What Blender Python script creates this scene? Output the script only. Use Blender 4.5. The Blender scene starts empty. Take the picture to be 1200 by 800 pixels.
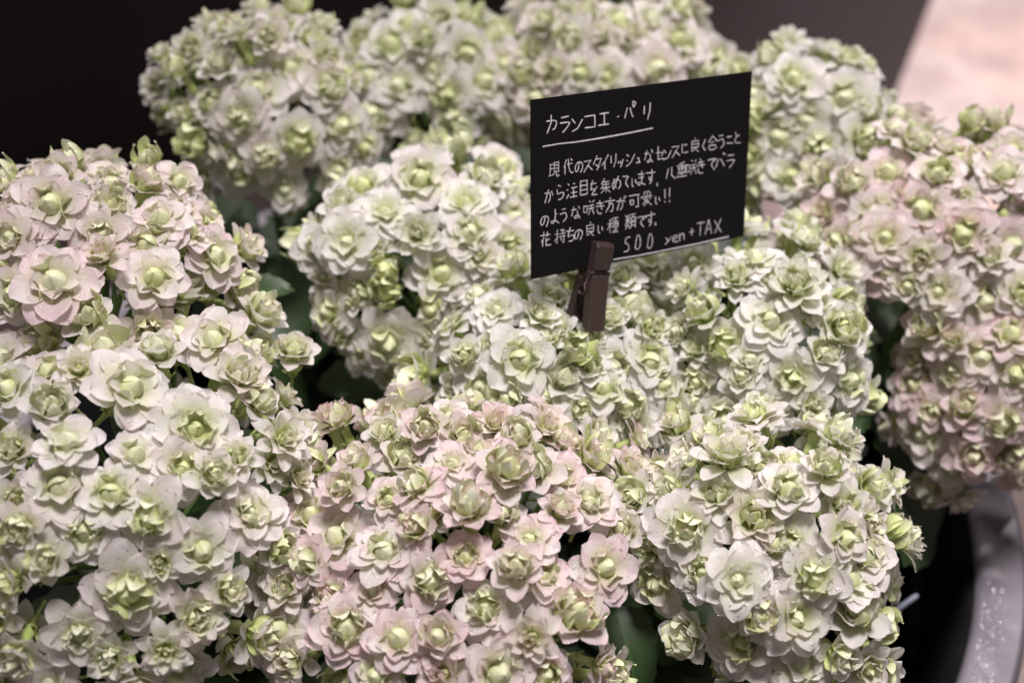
import bpy, math, random
import numpy as np
from mathutils import Vector, Matrix, Quaternion, Euler
rnd = random.Random(11)
R_ = math.radians
scene = bpy.context.scene
col = scene.collection

# ------------------------------------------------------------------ camera
RZ = 0.40                                   # height of the bowl's rim above the floor
CAM = Vector((0.0, -0.374, RZ + 0.47))
PITCH = 42.0
FPX = 1667.0                                # focal length in photograph pixels (1200 wide)
cam_d = bpy.data.cameras.new('camera')
cam = bpy.data.objects.new('camera', cam_d); col.objects.link(cam)
cam.location = CAM
cam.rotation_euler = (R_(90 - PITCH), 0, 0)
cam_d.sensor_width = 36.0
cam_d.lens = FPX / 1200 * 36.0
cam_d.clip_start = 0.01; cam_d.clip_end = 60
cam_d.dof.use_dof = True
cam_d.dof.focus_distance = 0.441
cam_d.dof.aperture_fstop = 7.6
scene.camera = cam

# ------------------------------------------------------------------ light
w = bpy.data.worlds.new('World'); scene.world = w; w.use_nodes = True
w.node_tree.nodes['Background'].inputs[0].default_value = (1.0, 0.95, 0.96, 1)
w.node_tree.nodes['Background'].inputs[1].default_value = 0.13

def lamp(name, loc, target, energy, radius, cone, blend, colr):
    d = bpy.data.lights.new(name, 'SPOT'); d.energy = energy; d.shadow_soft_size = radius; d.color = colr
    d.spot_size = R_(cone); d.spot_blend = blend
    o = bpy.data.objects.new(name, d); col.objects.link(o)
    o.location = loc
    o.rotation_euler = (Vector(target) - Vector(loc)).to_track_quat('-Z', 'Y').to_euler()
    return o
lamp('ceiling_spotlight', (0.16, -0.10, RZ + 1.60), (0.075, -0.02, RZ + .1), 146.0, 0.22, 38, .95, (1.0, 0.945, 0.945))
lamp('ceiling_spotlight_behind', (0.30, 1.15, RZ + 1.40), (0.06, 0.0, RZ + .08), 62.0, 0.03, 30, .8, (1.0, 0.95, 0.95))
lamp('ceiling_spotlight_over_floor', (1.15, -0.25, 1.95), (0.66, 1.10, 0.12), 450.0, 0.12, 32, .9, (1.0, 0.92, 0.90))
scene.view_settings.view_transform = 'Standard'
scene.view_settings.look = 'None'
scene.view_settings.exposure = 0.0
scene.view_settings.gamma = 1.0
scene.render.engine = 'CYCLES'
scene.cycles.use_denoising = True
scene.cycles.max_bounces = 8
scene.cycles.sample_clamp_indirect = 6.0

# ------------------------------------------------------------------ pixel helpers
_t = R_(PITCH)
FW = Vector((0, math.cos(_t), -math.sin(_t))); UP = Vector((0, math.sin(_t), math.cos(_t))); RT = Vector((1, 0, 0))
def ray(u, v):
    return (RT * ((u - 600) / FPX) + UP * (-(v - 400) / FPX) + FW).normalized()
def at_z(u, v, z):
    r = ray(u, v); return CAM + r * ((z - CAM.z) / r.z)
def on_plane(u, v, p0, n):
    r = ray(u, v); return CAM + r * ((p0 - CAM).dot(n) / r.dot(n))
def to_px(p):
    d = p - CAM; z = d.dot(FW)
    return 600 + FPX * d.dot(RT) / z, 400 - FPX * d.dot(UP) / z

# ------------------------------------------------------------------ object helpers
def mesh_obj(name, me, parent=None, mats=None):
    o = bpy.data.objects.new(name, me); col.objects.link(o)
    if parent: o.parent = parent
    return o
def tag(o, label=None, cat=None, group=None, kind=None):
    if label: o['label'] = label
    if cat: o['category'] = cat
    if group: o['group'] = group
    if kind: o['kind'] = kind
    return o
def empty(name, loc):
    o = bpy.data.objects.new(name, None); col.objects.link(o); o.location = loc
    o.empty_display_size = 0.02
    return o
class MB:
    """collects faces with uv, tone and material slot, then becomes one mesh"""
    def __init__(s): s.v = []; s.f = []; s.uv = []; s.tone = []; s.mi = []
    def grid(s, pts, tone=0.0, mi=0, uvs=None, closed=False):
        nr = len(pts); nc = len(pts[0]); b = len(s.v)
        for j in range(nr):
            for i in range(nc):
                s.v.append(tuple(pts[j][i]))
                s.uv.append((i / (nc - 1), j / (nr - 1))); s.tone.append(tone)
        for j in range(nr - 1):
            for i in range(nc - 1 if not closed else nc):
                k = (i + 1) % nc
                s.f.append((b + j * nc + i, b + j * nc + k, b + (j + 1) * nc + k, b + (j + 1) * nc + i)); s.mi.append(mi)
        return b
    def poly(s, pts, tone=0.0, mi=0):
        b = len(s.v)
        for p in pts: s.v.append(tuple(p)); s.uv.append((.5, .5)); s.tone.append(tone)
        s.f.append(tuple(range(b, b + len(pts)))); s.mi.append(mi)
    def tube(s, path, radii, n=7, tone=0.0, mi=0, cap=True):
        rows = []
        for k, p in enumerate(path):
            p = Vector(p)
            a = Vector(path[max(0, k - 1)]); c = Vector(path[min(len(path) - 1, k + 1)])
            q = (c - a).normalized().to_track_quat('Z', 'Y')
            rows.append([p + q @ Vector((math.cos(2 * math.pi * i / n) * radii[k], math.sin(2 * math.pi * i / n) * radii[k], 0)) for i in range(n)])
        s.grid(rows, tone, mi, closed=True)
        if cap:
            s.poly(list(reversed(rows[0])), tone, mi); s.poly(rows[-1], tone, mi)
    def lathe(s, prof, n=64, mi=0):
        rows = [[Vector((r * math.cos(2 * math.pi * i / n), r * math.sin(2 * math.pi * i / n), z)) for i in range(n)] for r, z in prof]
        s.grid(rows, 0, mi, closed=True)
    def add(s, other, M, mi=None):
        b = len(s.v)
        for v in other.v: s.v.append(tuple(M @ Vector(v)))
        s.uv += other.uv; s.tone += other.tone
        s.f += [tuple(i + b for i in f) for f in other.f]
        s.mi += other.mi if mi is None else [mi] * len(other.f)
    def mesh(s, name, mats, smooth=True):
        me = bpy.data.meshes.new(name)
        me.from_pydata(s.v, [], s.f)
        uvl = me.uv_layers.new(name='UVMap')
        li = np.zeros(len(me.loops), dtype=np.int32); me.loops.foreach_get('vertex_index', li)
        uvl.data.foreach_set('uv', np.array(s.uv, dtype=np.float32)[li].ravel())
        at = me.attributes.new('tone', 'FLOAT', 'POINT'); at.data.foreach_set('value', np.array(s.tone, dtype=np.float32))
        for m in mats: me.materials.append(m)
        me.polygons.foreach_set('material_index', np.array(s.mi, dtype=np.int32))
        me.polygons.foreach_set('use_smooth', np.full(len(s.f), smooth, dtype=bool))
        me.update()
        return me
def box_mb(hx, hy, hz, bev=0.0005, M=Matrix()):
    """a box with chamfered long edges, centred at the origin"""
    import bmesh
    bm = bmesh.new(); bmesh.ops.create_cube(bm, size=2.0)
    for v in bm.verts: v.co = Vector((v.co.x * hx, v.co.y * hy, v.co.z * hz))
    bmesh.ops.bevel(bm, geom=list(bm.edges), offset=bev, segments=2, affect='EDGES')
    m = MB()
    bm.verts.index_update()
    for v in bm.verts: m.v.append(tuple(M @ v.co)); m.uv.append((.5, .5)); m.tone.append(0)
    for f in bm.faces: m.f.append(tuple(v.index for v in f.verts)); m.mi.append(0)
    bm.free(); return m

# ------------------------------------------------------------------ materials
class N:
    def __init__(s, name):
        s.m = bpy.data.materials.new(name); s.m.use_nodes = True
        s.t = s.m.node_tree; s.t.nodes.clear()
        s.out = s.t.nodes.new('ShaderNodeOutputMaterial')
    def n(s, typ, **kw):
        nd = s.t.nodes.new(typ)
        for k, v in kw.items(): setattr(nd, k, v)
        return nd
    def l(s, a, b): s.t.links.new(a, b)
    def val(s, sock, x):
        if isinstance(x, (int, float)): sock.default_value = x
        elif isinstance(x, (tuple, list)): sock.default_value = (*x, 1) if len(x) == 3 and len(sock.default_value) == 4 else x
        else: s.l(x, sock)
    def math(s, op, a, b=0.0, c=0.0, clamp=False):
        nd = s.n('ShaderNodeMath', operation=op, use_clamp=clamp)
        s.val(nd.inputs[0], a); s.val(nd.inputs[1], b); s.val(nd.inputs[2], c); return nd.outputs[0]
    def mix(s, fac, a, b, mode='MIX'):
        nd = s.n('ShaderNodeMix', data_type='RGBA', blend_type=mode)
        s.val(nd.inputs[0], fac); s.val(nd.inputs[6], a); s.val(nd.inputs[7], b); return nd.outputs[2]
    def ramp(s, x, lo, hi, a=0.0, b=1.0):
        nd = s.n('ShaderNodeMapRange', interpolation_type='SMOOTHSTEP'); s.val(nd.inputs[0], x)
        nd.inputs[1].default_value = lo; nd.inputs[2].default_value = hi; nd.inputs[3].default_value = a; nd.inputs[4].default_value = b
        return nd.outputs[0]
    def noise(s, vec, scale, detail=2.0, rough=.5):
        nd = s.n('ShaderNodeTexNoise'); nd.inputs['Scale'].default_value = scale
        nd.inputs['Detail'].default_value = detail; nd.inputs['Roughness'].default_value = rough
        if vec is not None: s.l(vec, nd.inputs['Vector'])
        return nd.outputs['Fac']
    def princ(s, color, rough, **kw):
        nd = s.n('ShaderNodeBsdfPrincipled'); s.val(nd.inputs['Base Color'], color); s.val(nd.inputs['Roughness'], rough)
        for k, v in kw.items(): s.val(nd.inputs[k.replace('_', ' ')], v)
        return nd
    def bump(s, h, strength, dist=0.001):
        nd = s.n('ShaderNodeBump'); s.val(nd.inputs['Strength'], strength); nd.inputs['Distance'].default_value = dist; s.l(h, nd.inputs['Height']); return nd.outputs[0]
    def done(s, sh): s.l(sh, s.out.inputs[0]); return s.m

def droplets(n, vec, scale, size, keep):
    """mask and height of tiny beads of water"""
    vo = n.n('ShaderNodeTexVoronoi', feature='F1'); vo.inputs['Scale'].default_value = scale; n.l(vec, vo.inputs['Vector'])
    sep = n.n('ShaderNodeSeparateColor'); n.l(vo.outputs['Color'], sep.inputs[0])
    rad = n.math('MULTIPLY', n.math('SUBTRACT', sep.outputs[0], keep, clamp=True), size / (1 - keep))
    h = n.math('SUBTRACT', rad, vo.outputs['Distance'], clamp=True)
    mask = n.math('GREATER_THAN', h, 0.004)
    return mask, h

def petal_material(name, bud=False):
    n = N(name)
    uv = n.n('ShaderNodeUVMap').outputs[0]
    sx = n.n('ShaderNodeSeparateXYZ'); n.l(uv, sx.inputs[0]); u, v = sx.outputs[0], sx.outputs[1]
    oi = n.n('ShaderNodeObjectInfo')
    sc = n.n('ShaderNodeSeparateColor'); n.l(oi.outputs['Color'], sc.inputs[0])
    pink, lift = sc.outputs[0], sc.outputs[1]
    tone = n.n('ShaderNodeAttribute', attribute_name='tone').outputs['Fac']
    tc = n.n('ShaderNodeTexCoord').outputs['Object']
    off = n.n('ShaderNodeVectorMath', operation='ADD'); n.l(tc, off.inputs[0])
    cb = n.n('ShaderNodeCombineXYZ'); n.l(n.math('MULTIPLY', oi.outputs['Random'], 37.0), cb.inputs[0]); n.l(n.math('MULTIPLY', oi.outputs['Random'], 91.0), cb.inputs[1])
    n.l(cb.outputs[0], off.inputs[1]); P = off.outputs[0]
    # veins run along the petal
    cv = n.n('ShaderNodeCombineXYZ'); n.l(n.math('MULTIPLY', u, 26.0), cv.inputs[0]); n.l(n.math('MULTIPLY', v, 1.6), cv.inputs[1]); n.l(n.math('MULTIPLY', oi.outputs['Random'], 50.0), cv.inputs[2])
    vein = n.noise(cv.outputs[0], 1.0, 2.0)
    blot = n.noise(P, 1.6, 3.0, .6)
    # green base -> cream -> white margin
    gv = n.math('ADD', v, n.math('MULTIPLY', n.math('SUBTRACT', vein, .5), .25))
    g = n.ramp(gv, 0.05, 0.66, 1.0, 0.0)
    g = n.math('ADD', n.math('MULTIPLY', g, .64), n.math('MULTIPLY', tone, .92), clamp=True)
    g = n.math('MULTIPLY', g, n.math('MULTIPLY_ADD', lift, .8, .6), clamp=True)
    white = n.mix(blot, (.905, .88, .875), (.855, .82, .83))
    green = n.mix(v, (.56, .64, .22), (.76, .79, .46))
    c = n.mix(g, white, green)
    # pink flush towards the tip and margins
    edge = n.math('ABSOLUTE', n.math('SUBTRACT', u, .5))
    fl = n.math('ADD', n.ramp(v, .05, 1.0, .25, .85), n.math('MULTIPLY_ADD', edge, .20, .05))
    fl = n.math('MULTIPLY', n.math('MULTIPLY', fl, pink), n.ramp(blot, .22, .60), clamp=True)
    c = n.mix(n.math('MULTIPLY', fl, .10 if bud else .74), c, (.83, .50, .60))
    if bud: c = n.mix(n.ramp(n.math('ABSOLUTE', n.math('SUBTRACT', u, .5)), .40, .50, 0, .55), c, (.46, .55, .18))  # crease shade painted into the colour along the bud petals' side edges
    c = n.mix(n.ramp(vein, .55, .75, 0, .08), c, (.60, .64, .40))
    # a few bruised brown tips
    br = n.math('MULTIPLY', n.math('GREATER_THAN', oi.outputs['Random'], .955), n.math('MULTIPLY', n.ramp(v, .80, .98), n.ramp(blot, .45, .6)))
    c = n.mix(n.math('MULTIPLY', br, .7), c, (.33, .17, .08))
    fine = n.noise(P, 9.0, 3.0, .6)
    hb = n.math('ADD', n.math('MULTIPLY', vein, .30), n.math('MULTIPLY', fine, .5))
    bp = n.bump(hb, .17, .05)
    p = n.princ(c, .40, Normal=bp, Specular_IOR_Level=.38)
    tr = n.n('ShaderNodeBsdfTranslucent'); n.l(n.mix(.22, c, (.80, .82, .66)), tr.inputs[0])
    ms = n.n('ShaderNodeMixShader'); ms.inputs[0].default_value = .22 if bud else .50
    n.l(p.outputs[0], ms.inputs[1]); n.l(tr.outputs[0], ms.inputs[2])
    return n.done(ms.outputs[0])

def simple(name, c1, c2, scale, rough, bump=0.0, dist=.001, detail=4, **kw):
    n = N(name); tc = n.n('ShaderNodeTexCoord').outputs['Object']
    f = n.noise(tc, scale, detail, .6)
    c = n.mix(n.ramp(f, .3, .7), c1, c2)
    p = n.princ(c, rough, **kw)
    if bump: n.l(n.bump(f, bump, dist), p.inputs['Normal'])
    return n.done(p.outputs[0])

M = {}
M['petal'] = petal_material('petal')
M['bud'] = petal_material('bud_petal', True)
M['tube'] = simple('flower_tube', (.34, .44, .12), (.52, .58, .26), 3.0, .45)
M['stem'] = simple('stem', (.06, .12, .025), (.11, .18, .045), 60, .42)
def leaf_material():
    n = N('leaf'); uv = n.n('ShaderNodeUVMap').outputs[0]
    sx = n.n('ShaderNodeSeparateXYZ'); n.l(uv, sx.inputs[0]); u, v = sx.outputs[0], sx.outputs[1]
    oi = n.n('ShaderNodeObjectInfo'); tc = n.n('ShaderNodeTexCoord').outputs['Object']
    f = n.noise(tc, 90, 4, .6)
    c = n.mix(f, (.012, .030, .006), (.026, .054, .012))
    mid = n.ramp(n.math('ABSOLUTE', n.math('SUBTRACT', u, .5)), 0.0, .05, 1, 0)
    c = n.mix(n.math('MULTIPLY', mid, .5), c, (.05, .10, .03))
    c = n.mix(n.math('MULTIPLY', oi.outputs['Random'], .35), c, (.022, .046, .010))
    dm, dh = droplets(n, tc, 420.0, .33, .6)
    p = n.princ(c, n.math('MULTIPLY_ADD', dm, -.25, .48), Normal=n.bump(n.math('ADD', n.math('MULTIPLY', f, .15), n.math('MULTIPLY', dh, .8)), .4, .001))
    return n.done(p.outputs[0])
M['leaf'] = leaf_material()
M['pot'] = simple('black_plastic', (.004, .004, .004), (.007, .007, .007), 20, .9, Specular_IOR_Level=.15)
M['soil'] = simple('peat', (.008, .006, .005), (.03, .022, .016), 160, .95, .8, .004)
def rim_material():
    n = N('grey_stoneware'); tc = n.n('ShaderNodeTexCoord').outputs['Object']
    a = n.noise(tc, 26, 5, .62); b = n.noise(tc, 420, 3, .6)
    c = n.mix(n.ramp(a, .3, .7), (.20, .18, .21), (.27, .24, .27))
    c = n.mix(n.ramp(b, .45, .8, 0, .22), c, (.19, .165, .185))
    p = n.princ(c, n.ramp(a, .3, .7, .42, .68), Normal=n.bump(b, .25, .0008))
    return n.done(p.outputs[0])
M['rim'] = rim_material()
def water_material(name, extra, rough):
    n = N(name); tr = n.n('ShaderNodeBsdfTransparent'); gl = n.n('ShaderNodeBsdfGlossy'); gl.inputs['Roughness'].default_value = rough
    fr = n.n('ShaderNodeFresnel'); fr.inputs[0].default_value = 1.4
    ms = n.n('ShaderNodeMixShader'); n.l(n.math('ADD', fr.outputs[0], extra, clamp=True), ms.inputs[0]); n.l(tr.outputs[0], ms.inputs[1]); n.l(gl.outputs[0], ms.inputs[2])
    return n.done(ms.outputs[0])
M['water'] = water_material('water_bead', .09, .08)
M['water_rim'] = water_material('water_bead_on_rim', .38, .20)
def floor_material():
    n = N('pink_stone_floor'); tc = n.n('ShaderNodeTexCoord').outputs['Object']
    a = n.noise(tc, 5.0, 5, .62); b = n.noise(tc, 9, 5, .7)
    c = n.mix(n.ramp(a, .40, .60), (.71, .53, .48), (.67, .56, .545))
    c = n.mix(n.ramp(b, .40, .62, 0, .75), c, (.45, .33, .335))
    p = n.princ(c, .45, Normal=n.bump(b, .15, .003))
    return n.done(p.outputs[0])
M['floor'] = floor_material()
M['box'] = simple('dark_box_paint', (.024, .0178, .020), (.030, .0225, .0255), 9, .55, .1, .002)
def card_material():
    n = N('black_card'); tc = n.n('ShaderNodeTexCoord').outputs['Object']
    f = n.noise(tc, 900, 3, .6); g = n.noise(tc, 60, 3, .6)
    c = n.mix(f, (.0042, .0038, .0042), (.0070, .0062, .0068))
    c = n.mix(n.ramp(g, .55, .75, 0, .4), c, (.010, .009, .010))
    p = n.princ(c, .85, Normal=n.bump(f, .25, .0002), Specular_IOR_Level=.12)
    return n.done(p.outputs[0])
M['card'] = card_material()
M['card_edge'] = simple('card_edge', (.10, .10, .11), (.16, .16, .17), 300, .8)
def ink_material():
    n = N('white_pen'); tc = n.n('ShaderNodeTexCoord').outputs['Object']
    f = n.noise(tc, 700, 2, .6)
    c = n.mix(n.ramp(f, .35, .7), (.72, .66, .74), (.46, .42, .48))
    return n.done(n.princ(c, .7).outputs[0])
M['ink'] = ink_material()
def wood_material():
    n = N('brown_stained_wood'); tc = n.n('ShaderNodeTexCoord').outputs['Object']
    mp = n.n('ShaderNodeMapping'); mp.inputs['Scale'].default_value = (700, 700, 40); n.l(tc, mp.inputs[0])
    f = n.noise(mp.outputs[0], 1.0, 4, .6)
    c = n.mix(f, (.022, .012, .011), (.052, .030, .027))
    return n.done(n.princ(c, .55, Normal=n.bump(f, .3, .0003)).outputs[0])
M['wood'] = wood_material()
M['wire'] = simple('dark_spring_wire', (.05, .035, .032), (.08, .05, .045), 400, .35, Metallic=.6)
M['plastic_pick'] = simple('blue_grey_plastic', (.34, .37, .46), (.42, .45, .55), 300, .25)

# ------------------------------------------------------------------ the setting
m = MB(); m.grid([[Vector((-6, -6, 0)), Vector((6, -6, 0))], [Vector((-6, 8, 0)), Vector((6, 8, 0))]])
tag(mesh_obj('floor', m.mesh('floor', [M['floor']], False)), kind='structure')

# dark box standing on the floor behind: its sides lean outwards a little
pA = at_z(1046, 119, 0.0); pB = at_z(1016, 122.5, 0.0)
ex = (pA - pB); ex.z = 0; ex.normalize(); ey = Vector((-ex.y, ex.x, 0))
# how far the edge flares outwards, from the slope of the corner's edge in the picture
H = 0.62
top = on_plane(1092, 0, pA, ey)
flare = (top - pA).dot(ex) / max(.05, top.z)
m = MB(); LW, DP = 2.6, .7
def box_pt(s, t, z): return pA + ex * (s + (flare * z if s == 0 else -flare * z)) + ey * (t + (flare * z if t > 0 else -flare * z * .0)) + Vector((0, 0, z))
lo = [box_pt(0, 0, 0), box_pt(0, DP, 0), box_pt(-LW, DP, 0), box_pt(-LW, 0, 0)]
hi = [box_pt(0, 0, H), box_pt(0, DP, H), box_pt(-LW, DP, H), box_pt(-LW, 0, H)]
for i in range(4): m.poly([lo[i], lo[(i + 1) % 4], hi[(i + 1) % 4], hi[i]])
m.poly(hi); m.poly(list(reversed(lo)))
bx = mesh_obj('display_box', m.mesh('display_box', [M['box']], False))
bv = bx.modifiers.new('bevel', 'BEVEL'); bv.width = .006; bv.segments = 2
tag(bx, 'large plain dark purplish-grey box standing on the pink floor behind the flowers', 'box')

# the bowl
BC = Vector((-0.014, 0.055, 0.0)); RI, RO = 0.215, 0.2365
bowl = empty('planter_bowl', BC)
tag(bowl, 'round grey stoneware planter bowl with a wet rim holding all the flowers', 'planter')
m = MB()
m.lathe([(0.0, .001), (.15, .001), (.158, .012), (.205, .20), (.2195, RZ - .035), (RO, RZ - .004), (RO - .003, RZ)], 128)
m.lathe([(RO - .003, RZ), (RI + .0025, RZ - .0005), (RI, RZ - .003), (RI, RZ - .006)], 128)
mesh_obj('bowl_wall', m.mesh('bowl_wall', [M['rim']]), bowl)
m = MB(); m.lathe([(RI, RZ - .006), (RI - .003, RZ - .0065), (RI - .008, RZ - .10), (RI - .02, RZ - .135)], 96)
mesh_obj('liner', m.mesh('liner', [M['pot']]), bowl)
m = MB()
rows = []
for k in range(13):
    r = (RI - .012) * k / 12
    rows.append([Vector((r * math.cos(a * math.pi / 24), r * math.sin(a * math.pi / 24), RZ - .125 + rnd.uniform(-.003, .003))) for a in range(48)])
m.grid(rows, closed=True)
mesh_obj('soil', m.mesh('soil', [M['soil']]), bowl)

# ------------------------------------------------------------------ flower pieces (flower radius = 1)
def petal_mb(L, W, e0, e1, cup, wav, seed, tone, r0=.08, nu=6, nv=7, tip=.12, twist=0.0):
    q = random.Random(seed)
    ph = q.uniform(0, 6.28); ph2 = q.uniform(0, 6.28); asym = q.uniform(-.10, .10); k1 = q.uniform(.8, 1.2)
    notch = q.uniform(-.05, .05)
    ts = [math.sin(math.pi / 2 * j / nv) ** 1.1 for j in range(nv + 1)]
    r, z, pt = r0, 0.0, 0.0
    rows = []
    for j, t in enumerate(ts):
        tm = (t + pt) / 2; e = R_(e0 + (e1 - e0) * tm ** 1.25); r += math.cos(e) * (t - pt) * L; z += math.sin(e) * (t - pt) * L; pt = t
        e = R_(e0 + (e1 - e0) * t ** 1.25)
        nr, nz = -math.sin(e), math.cos(e)
        s = .30 + .70 * (lambda x: x * x * (3 - 2 * x))(min(1, t / .58))
        if t > .58: s *= max(0.0, 1 - ((t - .58) / .42) ** 2.0) ** .66
        if j == nv: s = .05
        hw = W / 2 * s
        row = []
        for i in range(nu + 1):
            a = 2 * i / nu - 1
            x = a * hw * (1 + asym * a) + twist * t * t * .2
            d = cup * hw * a * a * (1 - .35 * t) + wav * t * abs(a) ** 1.5 * math.sin(ph + 5.2 * t * k1 + 1.6 * a) + .35 * wav * math.sin(ph2 + 7 * t) * t
            # the tip dips a little at the middle, the margin is finely uneven
            d -= tip * max(0, t - .7) * (1 - abs(a))
            jit = 1 + q.uniform(-.025, .025) * t
            row.append(Vector(((r + nr * d) * (jit if abs(a) == 1 else 1) + .03 * asym * a, x, z + nz * d)))
        rows.append(row)
    mb = MB(); mb.grid(rows, tone); return mb

def bud_mb(R, Hh, seed, tone=.75, n=3):
    q = random.Random(seed); mb = MB()
    tw0 = q.choice((-1, 1)) * q.uniform(.7, 1.2); lean = q.uniform(-.08, .08)
    for k in range(n):
        a0 = 2 * math.pi * k / n + q.uniform(-.25, .25); span = q.uniform(2.2, 2.8)
        h = Hh * q.uniform(.98, 1.22); rows = []
        for j in range(8):
            t = j / 7
            rho = R * max(.0, math.sin(math.pi * (.17 + .83 * t ** .85))) ** .80
            if j == 7: rho = R * .03
            row = []
            for i in range(7):
                a = a0 + tw0 * t + span * (i / 6 - .5)
                off = 1 + .24 * (i / 6 - .5) * (1 - .3 * t) + .02 * k
                flare_ = 1 + (.10 * (i / 6) * max(0, t - .55))
                row.append(Vector((rho * off * flare_ * math.cos(a) + lean * t * t * R * 2, rho * off * flare_ * math.sin(a), h * t * (1 - .03 * abs(i - 3) / 3))))
            rows.append(row)
        mb.grid(rows, tone * q.uniform(.85, 1.1))
    core = mb; mb = MB(); mb.add(core, Matrix.Scale(1.0 if seed % 5 else .9, 4))
    nw = q.choice((3, 4, 4, 5)); aa = q.uniform(0, 6); tight = seed % 13 != 11
    for k in range(nw - 1 if tight else nw + 3):
        lo = k < nw
        L = Hh * (q.uniform(.95, 1.12) if tight else q.uniform(1.25, 1.5) if lo else q.uniform(1.45, 1.75)); e1 = q.uniform(98, 112) if tight else q.uniform(112, 150) if lo else q.uniform(100, 128)
        pm = petal_mb(L, R * (2.0 if lo else 1.6), (30 if lo else 48) + (30 if tight else 0), e1, -.42 - (.25 if tight else 0), .03 * R / .28, seed * 7 + k, tone * q.uniform(.6, 1.0), r0=R * (.72 if tight else .25))
        mb.add(pm, Matrix.Rotation(aa + k * 2 * math.pi / nw + (.5 if not lo else 0), 4, 'Z'))
    return mb

def tube_mb(long=1.0):
    mb = MB()
    mb.tube([(0, 0, -1.9 * long), (0.02, 0, -1.4 * long), (0, 0, -.95), (0, 0, -.75), (0, 0, -.3), (0, 0, .03)], [.055, .06, .075, .19, .16, .20], 8, mi=0, cap=False)
    for k in range(4):
        s = petal_mb(.42, .20, 62, 40, .5, .02, 900 + k, 0, r0=.12, nu=2, nv=3)
        mb.add(s, Matrix.Rotation(k * math.pi / 2, 4, 'Z') @ Matrix.Translation((0, 0, -.85)), 0)
    return mb

# whorls: list of (count, L, W, e0, e1, cup, wave, tone, z0)
TYPES = {
 'o': ([(6, .98, .74, 22, -24, .22, .05, .00, 0.00), (5, .90, .74, 32, -12, .26, .05, .03, .05), (5, .66, .54, 52, 10, .40, .04, .20, .08)], (.275, .58, .9)),
 'd': ([(6, .98, .74, 18, -28, .22, .05, .00, 0.00), (6, .92, .70, 30, -14, .26, .05, .02, .05), (5, .76, .58, 46, 4, .34, .05, .12, .10), (5, .54, .46, 66, 30, .50, .04, .36, .13)], (.20, .50, .95)),
 'h': ([(6, .96, .66, 40, 2, .28, .05, .03, 0.00), (5, .92, .68, 58, 34, .40, .05, .14, .05), (5, .82, .60, 72, 66, .60, .04, .36, .08)], (.26, .78, .85)),
 'c': ([(6, .98, .54, 34, -6, .28, .05, .03, 0.00), (6, .94, .52, 52, 24, .36, .05, .14, .04), (6, .84, .46, 66, 50, .45, .05, .30, .07), (5, .72, .40, 78, 76, .55, .04, .45, .09)], (.16, .62, .95)),
 'b': ([(4, .80, .62, 58, 20, .5, .05, .15, 0.0), (3, .78, .74, 80, 72, .75, .02, .50, .02)], (.36, .86, .9)),
}
PET = {}; BUD = {}; FUSED = {}
for ty, (wh, bd) in TYPES.items():
    for k, (cnt, L, W_, e0, e1, cup, wav, tone, z0) in enumerate(wh):
        for var in range(4):
            q = random.Random(hash((ord(ty), k, var)))
            mb = petal_mb(L * q.uniform(.93, 1.06), W_ * q.uniform(.92, 1.08), e0 + q.uniform(-9, 9), e1 + q.uniform(-16, 16), cup, wav, 1000 + var * 31 + k * 7 + ord(ty), tone, twist=q.uniform(-.5, .5))
            PET[ty, k, var] = mb, mb.mesh('petal', [M['petal']])
    for var in range(5):
        mb = bud_mb(bd[0], bd[1], 13 * (var + 4 + ord(ty)) + (11 if var >= (4 if ty == 'o' else 2) else var), bd[2]); BUD[ty, var] = mb, mb.mesh('bud', [M['bud']])
TUBE = tube_mb(); TUBE_ME = TUBE.mesh('flower_tube', [M['tube']])

def layout(ty, q):
    """petal placements of one flower: (whorl, variant, azimuth, tilt, scale, z0)"""
    res = []; a_base = q.uniform(0, 6.28)
    for k, (cnt, *_r, z0) in enumerate(TYPES[ty][0]):
        for i in range(cnt):
            a = a_base + k * 2.4 + 2 * math.pi * i / cnt + q.uniform(-.14, .14)
            res.append((k, q.randrange(4), a, q.uniform(-.13, .13), q.uniform(.90, 1.06), z0 + .02 * (i % 2)))
    return res
for ty in TYPES:
    for var in range(5):
        q = random.Random(var * 17 + ord(ty)); mb = MB()
        mb.add(TUBE, Matrix(), 2)
        for k, pv, a, tl, s, z0 in layout(ty, q):
            mb.add(PET[ty, k, pv][0], Matrix.Translation((0, 0, z0)) @ Matrix.Rotation(a, 4, 'Z') @ Matrix.Rotation(tl, 4, 'Y') @ Matrix.Scale(s, 4), 0)
        mb.add(BUD[ty, var][0], Matrix.Translation((0, 0, .03)) @ Matrix.Rotation(q.uniform(0, 6), 4, 'Z'), 1)
        FUSED[ty, var] = mb.mesh('flower', [M['petal'], M['bud'], M['tube']])

# ------------------------------------------------------------------ clusters: dome centre pixel, centre height above rim, half width in px, depth factor, half height in m
CL = {
 'LA': (103, 352, .150, 198, 1.0, .048), 'LB': (158, 585, .125, 218, 1.15, .056),
 'BL': (308, 138, .130, 134, 1.0, .050), 'BK': (500, 108, .112, 120, 1.0, .046),
 'BM': (705, 86, .120, 145, 1.0, .046), 'BR': (942, 168, .120, 112, 1.0, .047),
 'CL': (497, 322, .112, 152, 1.0, .051), 'C1': (640, 445, .108, 175, .95, .046), 'C2': (880, 408, .108, 152, 1.1, .050),
 'FP': (545, 668, .102, 236, 1.08, .054), 'FW': (893, 658, .102, 176, 1.08, .054),
 'RA': (1088, 284, .112, 174, 1.0, .050), 'RB': (1145, 468, .075, 112, 1.0, .052),
}
DOME = {}
for k, (u, v, zc, rp, ky, rz) in CL.items():
    c = at_z(u, v, RZ + zc); d = (c - CAM).dot(FW); r = rp * d / FPX
    DOME[k] = (c, Vector((r, r * ky, rz)))

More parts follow.
